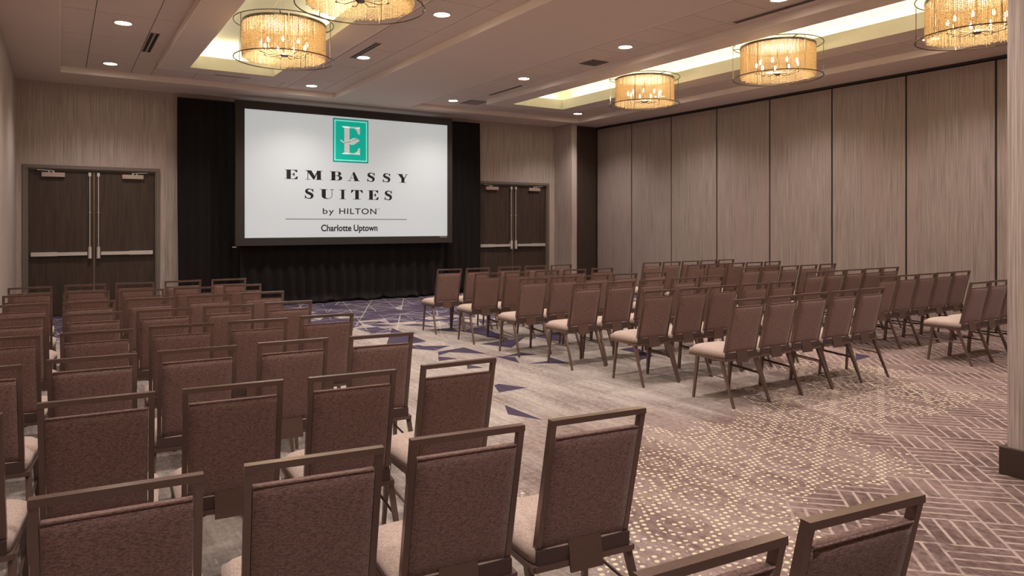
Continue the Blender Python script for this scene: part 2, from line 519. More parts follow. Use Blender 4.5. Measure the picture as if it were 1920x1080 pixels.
# ------------------------------------------------------------------ ceiling
ceil = tag(empty('ceiling', (0, 0, 0)), kind='structure')
bm = bmesh.new()
S = M['soffit']
t1, t2 = TRAYS
for dims in ((XL, t1[0], YF, YB), (t1[1], t2[0], YF, YB), (t2[1], XR + 0.15, YF, YB)):
    add_box(bm, dims[0], dims[1], dims[2], dims[3], Z0, Z1 + 0.03)
for t in TRAYS:
    add_box(bm, t[0], t[1], t[2], YB, Z0, Z1 + 0.03)
    add_box(bm, t[0], t[1], YF, TRAY_F, Z0, Z1 + 0.03)
obj('soffit', bm, S, ceil)
# tray lid above the tiles (dark grid seen in the joints) and the dropped ring round each cove
for t, rg, cv in zip(TRAYS, RINGS, COVES):
    bm = bmesh.new()
    for d_ in ((t[0], cv[0] - 0.3, TRAY_F, t[2]), (cv[1] + 0.3, t[1], TRAY_F, t[2]),
               (cv[0] - 0.3, cv[1] + 0.3, cv[2] + 0.3, t[2]), (cv[0] - 0.3, cv[1] + 0.3, TRAY_F, COVE_F - 0.3)):
        add_box(bm, *d_, Z1 + 0.025, Z1 + 0.06)
    obj('tile_grid', bm, M['joint'], ceil)
    bm = bmesh.new()
    for d_ in ((rg[0], cv[0], RING_F, rg[2]), (cv[1], rg[1], RING_F, rg[2]),
               (cv[0], cv[1], cv[2], rg[2]), (cv[0], cv[1], RING_F, COVE_F)):
        add_box(bm, *d_, Z0, Z1 + 0.06)
    obj('dropped_ring', bm, S, ceil)
    # cove: lip, shelf and raised cream box with the strip light hidden behind the lip
    bm = bmesh.new()
    lipz = Z1 + 0.10
    for d_ in ((cv[0] - 0.02, cv[0] + 0.006, COVE_F, cv[2] + 0.02), (cv[1] - 0.006, cv[1] + 0.02, COVE_F, cv[2] + 0.02),
               (cv[0], cv[1], cv[2] - 0.006, cv[2] + 0.02), (cv[0], cv[1], COVE_F - 0.02, COVE_F + 0.006)):
        add_box(bm, *d_, Z0 + 0.001, lipz)
    obj('cove_lip', bm, M['cove'], ceil)
    bm = bmesh.new()
    a0, a1, b0, b1 = cv[0] - 0.28, cv[1] + 0.28, COVE_F - 0.28, cv[2] + 0.28
    add_box(bm, a0 - 0.03, a1 + 0.03, b0 - 0.03, b1 + 0.03, ZC, ZC + 0.05)
    add_box(bm, a0 - 0.03, a0, b0, b1, Z1 + 0.05, ZC); add_box(bm, a1, a1 + 0.03, b0, b1, Z1 + 0.05, ZC)
    add_box(bm, a0, a1, b0 - 0.03, b0, Z1 + 0.05, ZC); add_box(bm, a0, a1, b1, b1 + 0.03, Z1 + 0.05, ZC)
    obj('cove_box', bm, M['cove'], ceil)
    # strip lights
    bm = bmesh.new()
    zz = Z1 + 0.075
    add_box(bm, cv[0] - 0.16, cv[0] - 0.12, COVE_F, cv[2], zz, zz + 0.01)
    add_box(bm, cv[1] + 0.12, cv[1] + 0.16, COVE_F, cv[2], zz, zz + 0.01)
    add_box(bm, cv[0], cv[1], cv[2] + 0.12, cv[2] + 0.16, zz, zz + 0.01)
    obj('strip_light', bm, M['led'], ceil)
    def strip(cx, cy, sx, sy, watts):
        l = bpy.data.lights.new('cove_strip_lamp', 'AREA'); l.shape = 'RECTANGLE'
        l.size, l.size_y = sx, sy; l.energy = watts; l.color = COVE_COL
        o = link('cove_strip_lamp', l, None, loc=(cx, cy, zz + 0.02), rot=(math.pi, 0, 0))
    ym = (COVE_F + cv[2]) / 2; ln = cv[2] - COVE_F
    strip(cv[0] - 0.14, ym, 0.05, ln, COVE_W * ln / 1.5); strip(cv[1] + 0.14, ym, 0.05, ln, COVE_W * ln / 1.5)
    strip((cv[0] + cv[1]) / 2, cv[2] + 0.14, 1.2, 0.05, COVE_W)

M['lit_step'] = plain('chandelier_lit_step_paint', (0.86, 0.77, 0.70), 0.55, var=0.02)  # added thin boards, paler: chandelier light on the steps painted in
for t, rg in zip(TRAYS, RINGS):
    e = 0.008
    for nm, (xa, xb, ya, yb) in (('tray_lit_edge', (t[0], t[1], TRAY_F, t[2])),):
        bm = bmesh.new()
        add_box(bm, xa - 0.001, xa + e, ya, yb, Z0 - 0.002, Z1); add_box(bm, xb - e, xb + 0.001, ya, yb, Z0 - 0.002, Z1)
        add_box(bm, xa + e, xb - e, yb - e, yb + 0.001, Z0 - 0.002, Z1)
        obj(nm, bm, M['lit_step'], ceil)
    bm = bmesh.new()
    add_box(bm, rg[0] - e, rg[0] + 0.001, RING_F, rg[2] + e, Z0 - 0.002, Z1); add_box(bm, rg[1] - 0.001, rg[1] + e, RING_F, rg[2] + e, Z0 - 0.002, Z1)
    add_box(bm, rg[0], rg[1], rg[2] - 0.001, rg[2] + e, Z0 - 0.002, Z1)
    obj('ring_lit_edge', bm, M['lit_step'], ceil)

def tiles(xsb, ysb, rg):
    cache = {}
    for xa, xb in zip(xsb, xsb[1:]):
        for ya, yb in zip(ysb, ysb[1:]):
            inx = xa >= rg[0] - 0.01 and xb <= rg[1] + 0.01
            if inx and ya <= rg[2] + 0.01: continue
            w, l_ = round(xb - xa - 0.008, 3), round(ya - yb - 0.008, 3)
            if w < 0.03 or l_ < 0.03: continue
            if (w, l_) not in cache:
                bm = bmesh.new(); add_box(bm, 0, w, -l_, 0, 0, 0.024); bevel_all(bm, 0.003, 1)
                cache[(w, l_)] = mesh('ceiling_tile', bm, M['tile'])
            link('ceiling_tile', cache[(w, l_)], ceil, loc=(xa + 0.004, ya - 0.004, Z1))
def splits(a, b, first, step):
    out = [a]; v = first
    while v < b - 0.02:
        out.append(v); v += step
    return out + [b]
def ysplits(back, step, front, off):
    out = [back]; v = back - off
    while v > front: out.append(v); v -= step
    return out
x1s = [0.0, 0.34, 0.95, 1.24, 1.85, 2.46, 3.22, 3.38, 3.99, 4.29]
tiles(x1s, ysplits(12.82, 1.22, 3.2, 1.1), RINGS[0])
x2s = [5.85, 6.13, 6.74, 7.0, 7.61, 8.22, 8.99, 9.15, 9.76, 10.05]
tiles(x2s, ysplits(12.95, 0.61, 3.2, 1.07), RINGS[1])
# the part of each tray that lies outside the picture, plain
bm = bmesh.new()
for (a, b, c_), rg, cv in zip(TRAYS, RINGS, COVES):
    for d_ in ((a, rg[0]), (rg[1], b)): add_box(bm, d_[0], d_[1], TRAY_F, 3.3, Z1, Z1 + 0.02)
    add_box(bm, rg[0], rg[1], TRAY_F, RING_F, Z1, Z1 + 0.02)
obj('tray_lining', bm, M['tile'], ceil)

# ------------------------------------------------------------------ double doors
def door_pair(idx, x0, x1):
    r = tag(empty('door_%d' % idx, ((x0 + x1) / 2, YB, 0)), kind='structure')
    w = (x1 - x0) / 2
    fr = 0.055
    bm = bmesh.new()
    for s in (-1, 1):
        xa, xb = sorted((s * w, s * (w + fr)))
        add_box(bm, xa, xb, -0.022, 0.11, 0, DOOR_Z + fr)
        xa, xb = sorted((s * (w - 0.02), s * w))
        add_box(bm, xa, xb, 0.0, 0.11, 0, DOOR_Z)
    add_box(bm, -w, w, -0.022, 0.11, DOOR_Z, DOOR_Z + fr)
    add_box(bm, -w + 0.02, w - 0.02, 0.0, 0.11, DOOR_Z - 0.02, DOOR_Z)
    obj('door_frame', bm, M['frame_paint'], r)
    for s in (-1, 1):
        xa, xb = sorted((s * 0.004, s * (w - 0.024)))
        bm = bmesh.new(); add_box(bm, xa, xb, 0.055, 0.10, 0.012, DOOR_Z - 0.03); bevel_all(bm, 0.002, 1)
        leaf = obj('door_leaf', bm, M['veneer'], r)
        # push bar: slim touch pad and wide end cap
        bm = bmesh.new()
        xa, xb = sorted((s * 0.10, s * 0.52)); add_box(bm, xa, xb, -0.015, 0.02, 0.99, 1.045)
        xa, xb = sorted((s * 0.52, s * (w - 0.055))); add_box(bm, xa, xb, -0.008, 0.055, 0.985, 1.05)
        xa, xb = sorted((s * 0.10, s * 0.55)); add_box(bm, xa, xb, 0.02, 0.055, 0.995, 1.04)
        bevel_all(bm, 0.006, 2)
        obj('push_bar', bm, M['steel'], leaf, smooth=True)
        bm = bmesh.new()
        add_rod(bm, (s * 0.062, 0.005, 0.94), (s * 0.062, 0.005, 1.13), 0.030, 14, 0.024)
        add_box(bm, s * 0.062 - 0.025, s * 0.062 + 0.025, 0.0, 0.055, 0.93, 1.11)
        obj('latch_case', bm, M['steel'], leaf, smooth=True)
        bm = bmesh.new()
        add_rod(bm, (s * 0.062, 0.015, 1.11), (s * 0.062, 0.015, 2.34), 0.0085, 10)
        add_rod(bm, (s * 0.062, 0.015, 1.70), (s * 0.062, 0.015, 1.712), 0.02, 10)
        add_box(bm, s * 0.062 - 0.02, s * 0.062 + 0.02, 0.0, 0.055, 2.31, 2.37)
        obj('vertical_rod', bm, M['steel'], leaf, smooth=True)
        bm = bmesh.new()
        xa, xb = sorted((s * (w - 0.20), s * (w - 0.52)))
        add_box(bm, xa, xb, -0.01, 0.055, 2.285, 2.355); bevel_all(bm, 0.005, 2)
        cl = obj('door_closer', bm, M['closer'], leaf, smooth=True)
        bm = bmesh.new()
        add_rod(bm, (s * (w - 0.36), 0.02, 2.355), (s * (w - 0.36), 0.02, 2.385), 0.016, 10)
        add_bar(bm, (s * (w - 0.36), 0.02, 2.38), (s * (w - 0.14), -0.02, 2.392), 0.02, 0.008)
        add_rod(bm, (s * (w - 0.30), 0.02, 2.362), (s * (w - 0.30), -0.01, 2.362), 0.012, 8)
        obj('closer_arm', bm, M['steel'], leaf)
    boxobj('meeting_edge', (-0.005, 0.005, 0.046, 0.056, 0.02, DOOR_Z - 0.04), M['brass'], r)
    return r
door_pair(1, *DOORS[0])
door_pair(2, *DOORS[1])

# ------------------------------------------------------------------ drapes
def drape(name, x0, x1, yc, z0, z1, label, wave=0.11, amp=0.03, puddle=0.0, seed=1, gather=1.0, bow=0.0):
    g = random.Random(seed)
    n = max(12, int((x1 - x0) / 0.012)); m = 26
    ph = [g.uniform(0, 6.28) for _ in range(6)]
    bm = bmesh.new()
    grid = []
    for j in range(m + 1):
        t = j / m; z = z1 + (z0 - z1) * t
        row = []
        for i in range(n + 1):
            s = i / n; x = x0 + (x1 - x0) * s
            a = amp * (0.35 + 0.65 * t ** 0.7)
            X = x + 0.02 * math.sin(t * 3 + ph[0] + x * 2) * t
            w = math.sin(2 * math.pi * x / wave + 1.3 * math.sin(x * 2.1 + ph[1]) + 0.5 * t * math.sin(x * 5 + ph[2]))
            w += 0.5 * math.sin(2 * math.pi * x / (wave * 2.3) + ph[3] + t * 0.6 * gather)
            y = yc - a * w * 0.7
            zz = z
            if puddle and t > 0.86:
                q = (t - 0.86) / 0.14
                y -= puddle * q * q * (0.7 + 0.5 * math.sin(x * 7 + ph[4]) + 0.25 * math.sin(x * 23 + ph[5]))
                zz = max(z0 + 0.012, z) + 0.03 * q * max(0, math.sin(x * 11 + ph[5]))
            if bow:
                zz = z + bow * (1 - t) * 0
            row.append(bm.verts.new((X, y, zz)))
        grid.append(row)
    for j in range(m):
        for i in range(n):
            bm.faces.new((grid[j][i], grid[j][i + 1], grid[j + 1][i + 1], grid[j + 1][i]))
    bmesh.ops.solidify(bm, geom=bm.faces[:], thickness=0.006)
    o = obj(name, bm, M['velour'], smooth='all')
    return tag(o, label, 'drape', 'black drapes around the screen')
drape('stage_drape', 1.74, 2.82, 13.66, 0.012, 3.74, 'black full-height drape left of the screen, beside the left double doors', wave=0.16, amp=0.022, seed=3, puddle=0.03)
drape('stage_drape', 6.83, 7.86, 13.66, 0.012, 3.74, 'black full-height drape right of the screen, beside the right double doors', wave=0.16, amp=0.022, seed=5, puddle=0.03)
drape('stage_drape', 2.74, 6.91, 13.49, 0.012, 1.112, 'black gathered skirt drape under the screen, puddling on the carpet', wave=0.21, amp=0.045, puddle=0.13, seed=11)

# ------------------------------------------------------------------ projection screen
SX0, SX1, SZ0, SZ1 = 2.80, 6.89, 1.258, 3.588
YS = 13.35
scr = tag(empty('projection_screen', ((SX0 + SX1) / 2, YS, 0)), 'large projection screen with dark border, lit white with hotel logo, between black drapes', 'screen')
cx = (SX0 + SX1) / 2
bm = bmesh.new()
f0, f1, g0, g1 = 2.645 - cx, 6.995 - cx, 1.118, 3.735
a0, a1 = SX0 - cx, SX1 - cx
for d_ in ((f0, a0, g0, g1), (a1, f1, g0, g1), (a0, a1, g0, SZ0), (a0, a1, SZ1, g1)):
    add_box(bm, d_[0], d_[1], -0.03, 0.05, d_[2], d_[3])
obj('border', bm, M['screen_frame'], scr)
boxobj('projection_surface', (a0, a1, -0.005, 0.03, SZ0, SZ1), M['screen'], scr)
for s in (-1.2, 1.2):
    boxobj('wall_bracket', (s - 0.03, s + 0.03, 0.05, YB - YS - 0.02, 3.20, 3.26), M['screen_frame'], scr)
boxobj('maker_plate', (a1 - 0.19, a1 - 0.02, -0.033, -0.03, SZ0 - 0.03, SZ0 - 0.012), M['closer'], scr)
boxobj('corner_clip', (f0 - 0.05, f0 + 0.02, -0.01, 0.01, g0 - 0.03, g0 - 0.012), M['closer'], scr)

YT = -0.0075   # picture sits just on the surface
def poly_prism(bm, pts, y0=YT, y1=-0.004):
    """pts in (x, z); makes a thin plate"""
    area = sum(a[0] * b[1] - b[0] * a[1] for a, b in zip(pts, pts[1:] + pts[:1]))
    if area < 0: pts = pts[::-1]
    A = [bm.verts.new((p[0], y0, p[1])) for p in pts]
    bm.faces.new(A)
def stroke(bm, f, n=26):
    """f(t) -> (x, z, halfwidth) ; ribbon"""
    P = [f(i / n) for i in range(n + 1)]
    L_, R_ = [], []
    for i, (x, z, w) in enumerate(P):
        a = P[max(0, i - 1)]; b = P[min(n, i + 1)]
        dx, dz = b[0] - a[0], b[1] - a[1]; l = math.hypot(dx, dz) or 1
        L_.append(bm.verts.new((x - dz / l * w, YT, z + dx / l * w))); R_.append(bm.verts.new((x + dz / l * w, YT, z - dx / l * w)))
    for i in range(n):
        bm.faces.new((L_[i], R_[i], R_[i + 1], L_[i + 1]))

def rect(x0, x1, z0, z1): return [(x0, z0), (x1, z0), (x1, z1), (x0, z1)]
T = 0.045
def G_E(b):
    b(rect(.13, .46, 0, 1)); b(rect(0, .90, 0, T)); b(rect(0, .90, 1 - T, 1))
    b([(1, .30), (.93, .30), (.72, T), (.72, 0), (.97, 0)]); b([(.97, 1), (.70, 1), (.70, 1 - T), (.90, .74), (.96, .74)])
    b(rect(.46, .70, .49, .53)); b([(.70, .34), (.75, .34), (.75, .68), (.70, .68), (.60, .53), (.60, .49)])
def G_M(b):
    b(rect(.12, .16, 0, 1)); b(rect(0, .28, 0, T)); b(rect(.66, .90, 0, 1)); b(rect(.58, 1, 0, T)); b(rect(.78, 1, 1 - T, 1)); b(rect(0, .25, 1 - T, 1))
    b([(.06, 1), (.34, 1), (.58, .28), (.50, .02), (.46, .02)]); b([(.50, .02), (.455, .14), (.68, .95), (.72, 1), (.76, 1)])
def G_B(b, st):
    b(rect(.13, .44, 0, 1)); b(rect(0, .60, 0, T)); b(rect(0, .58, 1 - T, 1)); b(rect(.40, .62, .50, .545))
    st(lambda t: (.56 + .25 * math.sin(math.pi * t), .76 + .215 * math.cos(math.pi * t), .02 + .10 * math.sin(math.pi * t) ** 1.5))
    st(lambda t: (.58 + .29 * math.sin(math.pi * t), .275 + .25 * math.cos(math.pi * t), .02 + .12 * math.sin(math.pi * t) ** 1.5))
def G_A(b):
    b([(.42, .86), (.50, 1.02), (.56, 1.02), (.94, 0), (.58, 0)]); b([(.42, .86), (.47, .94), (.175, 0), (.135, 0)])
    b(rect(0, .32, 0, T)); b(rect(.50, 1, 0, T)); b(rect(.26, .62, .30, .34))
def G_S(b, st):
    def f(t):
        # spine from upper terminal to lower terminal
        if t < .5:
            q = t / .5; a = R(35) + q * R(235)
            x = .50 + .33 * math.cos(a); z = .745 + .225 * math.sin(a)
            if q > .75: pass
        else:
            q = (t - .5) / .5; a = R(90) - q * R(235)
            x = .50 + .35 * math.cos(a); z = .265 + .235 * math.sin(a)
        return x, z, 0
    pts = [(.84, .78), (.74, .92), (.54, .975), (.32, .93), (.22, .78), (.30, .635), (.52, .53), (.74, .42), (.80, .24), (.68, .07), (.46, .022), (.22, .09), (.10, .25)]
    ws = [.035, .05, .045, .09, .14, .165, .17, .165, .14, .09, .045, .05, .035]
    def g(t):
        u = t * (len(pts) - 1); i = min(int(u), len(pts) - 2); q = u - i
        def cr(a, b_, c, d): return 0.5 * ((2 * b_) + (-a + c) * q + (2 * a - 5 * b_ + 4 * c - d) * q * q + (-a + 3 * b_ - 3 * c + d) * q ** 3)
        P = [pts[max(0, i - 1)], pts[i], pts[i + 1], pts[min(len(pts) - 1, i + 2)]]
        return cr(*[p[0] for p in P]), cr(*[p[1] for p in P]), ws[i] * (1 - q) + ws[i + 1] * q
    st(g, 48)
    b([(.88, .66), (.93, .66), (.92, 1.0), (.87, 1.0), (.80, .88)]); b([(.07, .36), (.12, .36), (.17, .12), (.10, -.01), (.05, -.01)])
def G_Y(b):
    b(rect(.38, .66, 0, .46)); b(rect(.22, .82, 0, T)); b([(.08, 1), (.44, 1), (.66, .46), (.66, .40), (.38, .40), (.38, .46)])
    b([(.58, .46), (.66, .40), (.90, 1), (.85, 1)]); b(rect(0, .52, 1 - T, 1)); b(rect(.70, 1, 1 - T, 1))
def G_U(b, st):
    b(rect(.14, .42, .30, 1)); b(rect(0, .54, 1 - T, 1)); b(rect(.70, 1, 1 - T, 1)); b(rect(.83, .865, .30, 1))
    pts = [(.28, .32, .14), (.29, .20, .13), (.36, .09, .09), (.50, .035, .045), (.66, .05, .025), (.79, .14, .02), (.8475, .32, .0175)]
    st(lambda t: tuple(pts[min(int(t * 6), 5)][c] * (1 - (t * 6 - min(int(t * 6), 5))) + pts[min(int(t * 6), 5) + 1][c] * (t * 6 - min(int(t * 6), 5)) for c in range(3)), 24)
def G_I(b):
    b(rect(.30, .74, 0, 1)); b(rect(0, 1, 0, T)); b(rect(0, 1, 1 - T, 1))
def G_T(b):
    b(rect(.36, .66, 0, 1)); b(rect(.18, .84, 0, T)); b(rect(.03, .97, 1 - T, 1))
    b([(0, .68), (.05, .68), (.26, 1 - T), (.26, 1), (.03, 1)]); b([(1, .68), (.95, .68), (.74, 1 - T), (.74, 1), (.97, 1)])
GL = {'E': G_E, 'M': G_M, 'B': G_B, 'A': G_A, 'S': G_S, 'Y': G_Y, 'U': G_U, 'I': G_I, 'T': G_T}
def letter(ch, x0, x1, z0, z1, parent):
    bm = bmesh.new()
    mp = lambda p: (x0 - cx + p[0] * (x1 - x0), z0 + p[1] * (z1 - z0))
    b = lambda pts: poly_prism(bm, [mp(p) for p in pts])
    def st(f, n=26):
        sx, sz = (x1 - x0), (z1 - z0)
        P = [f(i / n) for i in range(n + 1)]
        Lv, Rv = [], []
        for i, (x, z, w) in enumerate(P):
            a = P[max(0, i - 1)]; c = P[min(n, i + 1)]
            dx, dz = c[0] - a[0], c[1] - a[1]; l = math.hypot(dx, dz) or 1
            for lst, s in ((Lv, -1), (Rv, 1)):
                q = mp((x + s * dz / l * w, z - s * dx / l * w * 0.8)); lst.append(bm.verts.new((q[0], YT, q[1])))
        for i in range(n): bm.faces.new((Lv[i], Rv[i], Rv[i + 1], Lv[i + 1]))
    fn = GL[ch]
    fn(b, st) if ch in 'BSU' else fn(b)
    me = bpy.data.meshes.new('letter'); 
    bm.normal_update()
    for f in bm.faces:
        if f.normal.y > 0: f.normal_flip()
    bm.to_mesh(me); bm.free(); me.materials.append(M['ink'])
    link('letter', me, parent)
LET = [('E', 3.516, 3.755), ('M', 3.898, 4.226), ('B', 4.367, 4.608), ('A', 4.715, 4.963), ('S', 5.108, 5.285), ('S', 5.434, 5.616), ('Y', 5.752, 5.996)]
LET2 = [('S', 3.876, 4.062), ('U', 4.169, 4.45), ('I', 4.552, 4.685), ('T', 4.785, 5.027), ('E', 5.131, 5.355), ('S', 5.473, 5.651)]
surf = [o for o in scr.children if o.name.startswith('projection_surface')][0]
for ch, a, b in LET: letter(ch, a, b, 2.348, 2.522, surf)
for ch, a, b in LET2: letter(ch, a, b, 1.99, 2.175, surf)

def sans(text, x0, x1, zb, cap, parent, bold=0.0, space=1.0):
    c = bpy.data.curves.new('lettering', 'FONT')
    c.body = text; c.size = 1.0; c.offset = bold; c.space_character = space
    o = bpy.data.objects.new('lettering_source', c); COL.objects.link(o)
    dg = bpy.context.evaluated_depsgraph_get()
    me = bpy.data.meshes.new_from_object(o.evaluated_get(dg))
    bpy.data.objects.remove(o)
    xs_ = [v.co.x for v in me.vertices]; capz = 0.729
    sx = (x1 - x0) / (max(xs_) - min(xs_)); sz = cap / capz; mn = min(xs_)
    for v in me.vertices:
        v.co = Vector((x0 - cx + (v.co.x - mn) * sx, YT, zb + v.co.y * sz))
    me.materials.clear(); me.materials.append(M['ink'])
    me.name = 'lettering'
    link('lettering', me, parent)
sans('by', 4.229, 4.445, 1.705, 0.115, surf, 0.004, 1.15)
sans('HILTON', 4.552, 5.309, 1.705, 0.115, surf, 0.010, 1.12)
sans('Charlotte', 4.197, 4.794, 1.375, 0.125, surf, 0.024)
sans('Uptown', 4.842, 5.332, 1.375, 0.125, surf, 0.024)
sans('TM', 5.33, 5.38, 1.80, 0.018, surf)
boxobj('rule', (3.53 - cx, 5.965 - cx, YT, -0.005, 1.598, 1.608), M['ink'], surf)
# crest: teal plate, light keyline, tall serif E with a leaf across it
lg = surf
boxobj('crest', (4.428 - cx, 5.141 - cx, -0.0066, -0.005, 2.705, 3.552), M['teal_dark'], lg)
boxobj('crest_field', (4.452 - cx, 5.117 - cx, -0.0072, -0.0066, 2.732, 3.525), M['teal_light'], lg)
boxobj('crest_inner', (4.478 - cx, 5.091 - cx, -0.0078, -0.0072, 2.758, 3.499), M['teal'], lg)
bm = bmesh.new()
YT = -0.0086
q = lambda u, v: (4.594 - cx + u * 0.384, 2.865 + v * 0.54)
pb = lambda pts: poly_prism(bm, [q(*p) for p in pts], y0=YT)
pb([q_ for q_ in rect(.15, .42, 0, 1)])
pb([(0, 0), (.15, .045), (.15, 0)]); pb([(0, 0), (.97, 0), (.97, .05), (.1, .05)])
pb([(0, 1), (.15, .95), (.15, 1)]); pb([(0, 1), (.1, .945), (.9, .945), (.97, .96), (.97, 1)])
pb([(.97, 1), (.97, .74), (.88, .74), (.80, .87), (.68, .945)]); pb([(.97, 0), (.97, .24), (.90, .24), (.82, .12), (.68, .05)])
obj('crest_letter', bm, M['logo_white'], lg)
bm = bmesh.new(); YT = -0.0092
stroke(bm, lambda t: (q(-.06 + .62 * t, .505 - .10 * math.sin(t * 3.14) + .02 * t)[0], q(0, .505 - .11 * math.sin(min(1, t * 1.15) * 3.0) + .03 * t)[1], 0.010 + 0.006 * math.sin(t * 3.14)), 20)
leafp = [(.42, .38), (.46, .50), (.55, .575), (.66, .60), (.80, .59), (.97, .52), (.88, .47), (.78, .42), (.66, .36), (.52, .34)]
poly_prism(bm, [q(*p) for p in leafp], y0=YT)
obj('crest_leaf', bm, M['logo_white'], lg)
bm = bmesh.new(); YT = -0.0098
stroke(bm, lambda t: (q(.14 + .70 * t, 0)[0], q(0, .405 + .15 * (3 * t * t - 2 * t ** 3))[1], 0.0045), 20)
obj('crest_vein', bm, M['teal_dark'], lg)
YT = -0.0075

# ------------------------------------------------------------------ recessed downlights
bm = bmesh.new()
add_lathe(bm, [(0.108, 0.0), (0.110, -0.006), (0.092, -0.008), (0.084, 0.02)], 28)
me_trim = mesh('trim_ring', bm, M['trim_ring'], 'all')
bm = bmesh.new()
rg_ = add_lathe(bm, [(0.001, -0.004), (0.060, -0.005), (0.086, 0.0)], 28)
me_lens = mesh('lens', bm, M['lamp'], 'all')
row_name = {12.3: 'nearest the screen wall', 9.8: 'second out from the screen wall', 7.3: 'third out from the screen wall', 4.85: 'fourth out from the screen wall'}
col_name = ['beside the left wall', 'right of the left cove', 'left of the right cove', 'beside the partition']
visible = {(0, 12.3), (0, 9.8), (1, 12.3), (1, 9.8), (1, 7.3), (2, 12.3), (2, 9.8), (2, 7.3), (2, 4.85), (3, 12.3), (3, 4.85)}
for ci, lx in enumerate(LIGHT_X):
    for ly in LIGHT_Y:
        yy = ly - 0.08 if ci == 0 and ly == 12.3 else (9.66 if ci == 0 and ly == 9.8 else ly)
        zz = Z1 - 0.0
        sp = bpy.data.lights.new('downlight_lamp', 'SPOT')
        sp.energy = SPOT_W; sp.color = SPOT_COL; sp.spot_size = R(128); sp.spot_blend = 0.9; sp.shadow_soft_size = 0.07
        if (ci, ly) in visible or (ci == 3 and ly in (9.8, 7.3)):
            r = empty('downlight', (lx, yy, zz))
            tag(r, 'round recessed downlight ' + col_name[ci] + ', ' + row_name[ly], 'light', 'recessed downlights')
            link('trim_ring', me_trim, r); link('lens', me_lens, r)
            o = link('downlight_lamp', sp, r, loc=(0, 0, -0.03))
        else:
            link('downlight_lamp', sp, None, loc=(lx, yy, zz - 0.03))  # unseen spot outside the picture, added as fill without a fixture

# ------------------------------------------------------------------ ceiling vents
def slot_vent(x0, x1, y0, y1, z, n, label, along='y', name='slot_vent', dark_face=False):
    r = tag(empty(name, ((x0 + x1) / 2, (y0 + y1) / 2, z)), label, 'vent', 'ceiling air vents')
    w, l = x1 - x0, y1 - y0
    bm = bmesh.new(); add_box(bm, -w / 2, w / 2, -l / 2, l / 2, -0.006, 0.0); 
    obj('face', bm, M['vent_dark'] if dark_face else M['vent_face'], r)
    for i in range(n):
        bm = bmesh.new()
        if along == 'y':
            c = -w / 2 + w * (i + 0.5) / n; h = w / n * 0.30
            add_box(bm, c - h, c + h, -l / 2 + 0.01, l / 2 - 0.01, -0.0085, -0.0055)
        else:
            c = -l / 2 + l * (i + 0.5) / n; h = l / n * 0.30
            add_box(bm, -w / 2 + 0.01, w / 2 - 0.01, c - h, c + h, -0.0085, -0.0055)
        obj('slot', bm, M['vent_face'] if dark_face else M['vent_dark'], r)
slot_vent(0.955, 1.075, 9.95, 11.10, Z1, 2, 'twin-slot air vent in the left tray between the two left downlights')
slot_vent(3.53, 3.62, 8.9, 9.9, Z1, 2, 'twin-slot air vent right of the left cove, behind the far left chandelier')
slot_vent(3.26, 3.35, 10.5, 11.25, Z1, 2, 'short twin-slot air vent at the far right corner of the left cove ring')
slot_vent(6.76, 6.84, 3.9, 5.72, Z1, 2, 'long twin-slot air vent at the top edge of the picture, left of the right cove')
slot_vent(6.74, 6.80, 10.3, 11.4, Z1, 1, 'narrow slot air vent beside the far end of the right cove ring')
slot_vent(6.56, 6.88, 8.10, 8.43, Z1, 5, 'square louvred air vent in the right tray, left of the right cove', along='x')
slot_vent(6.74, 7.12, 12.05, 12.5, Z1, 4, 'dark square slatted panel at the far left corner of the right tray', along='x', dark_face=True)  # dark face with paler slats
slot_vent(2.10, 2.66, 11.95, 12.25, Z1, 1, 'pale rectangular access vent between the left cove and the screen wall', along='x')

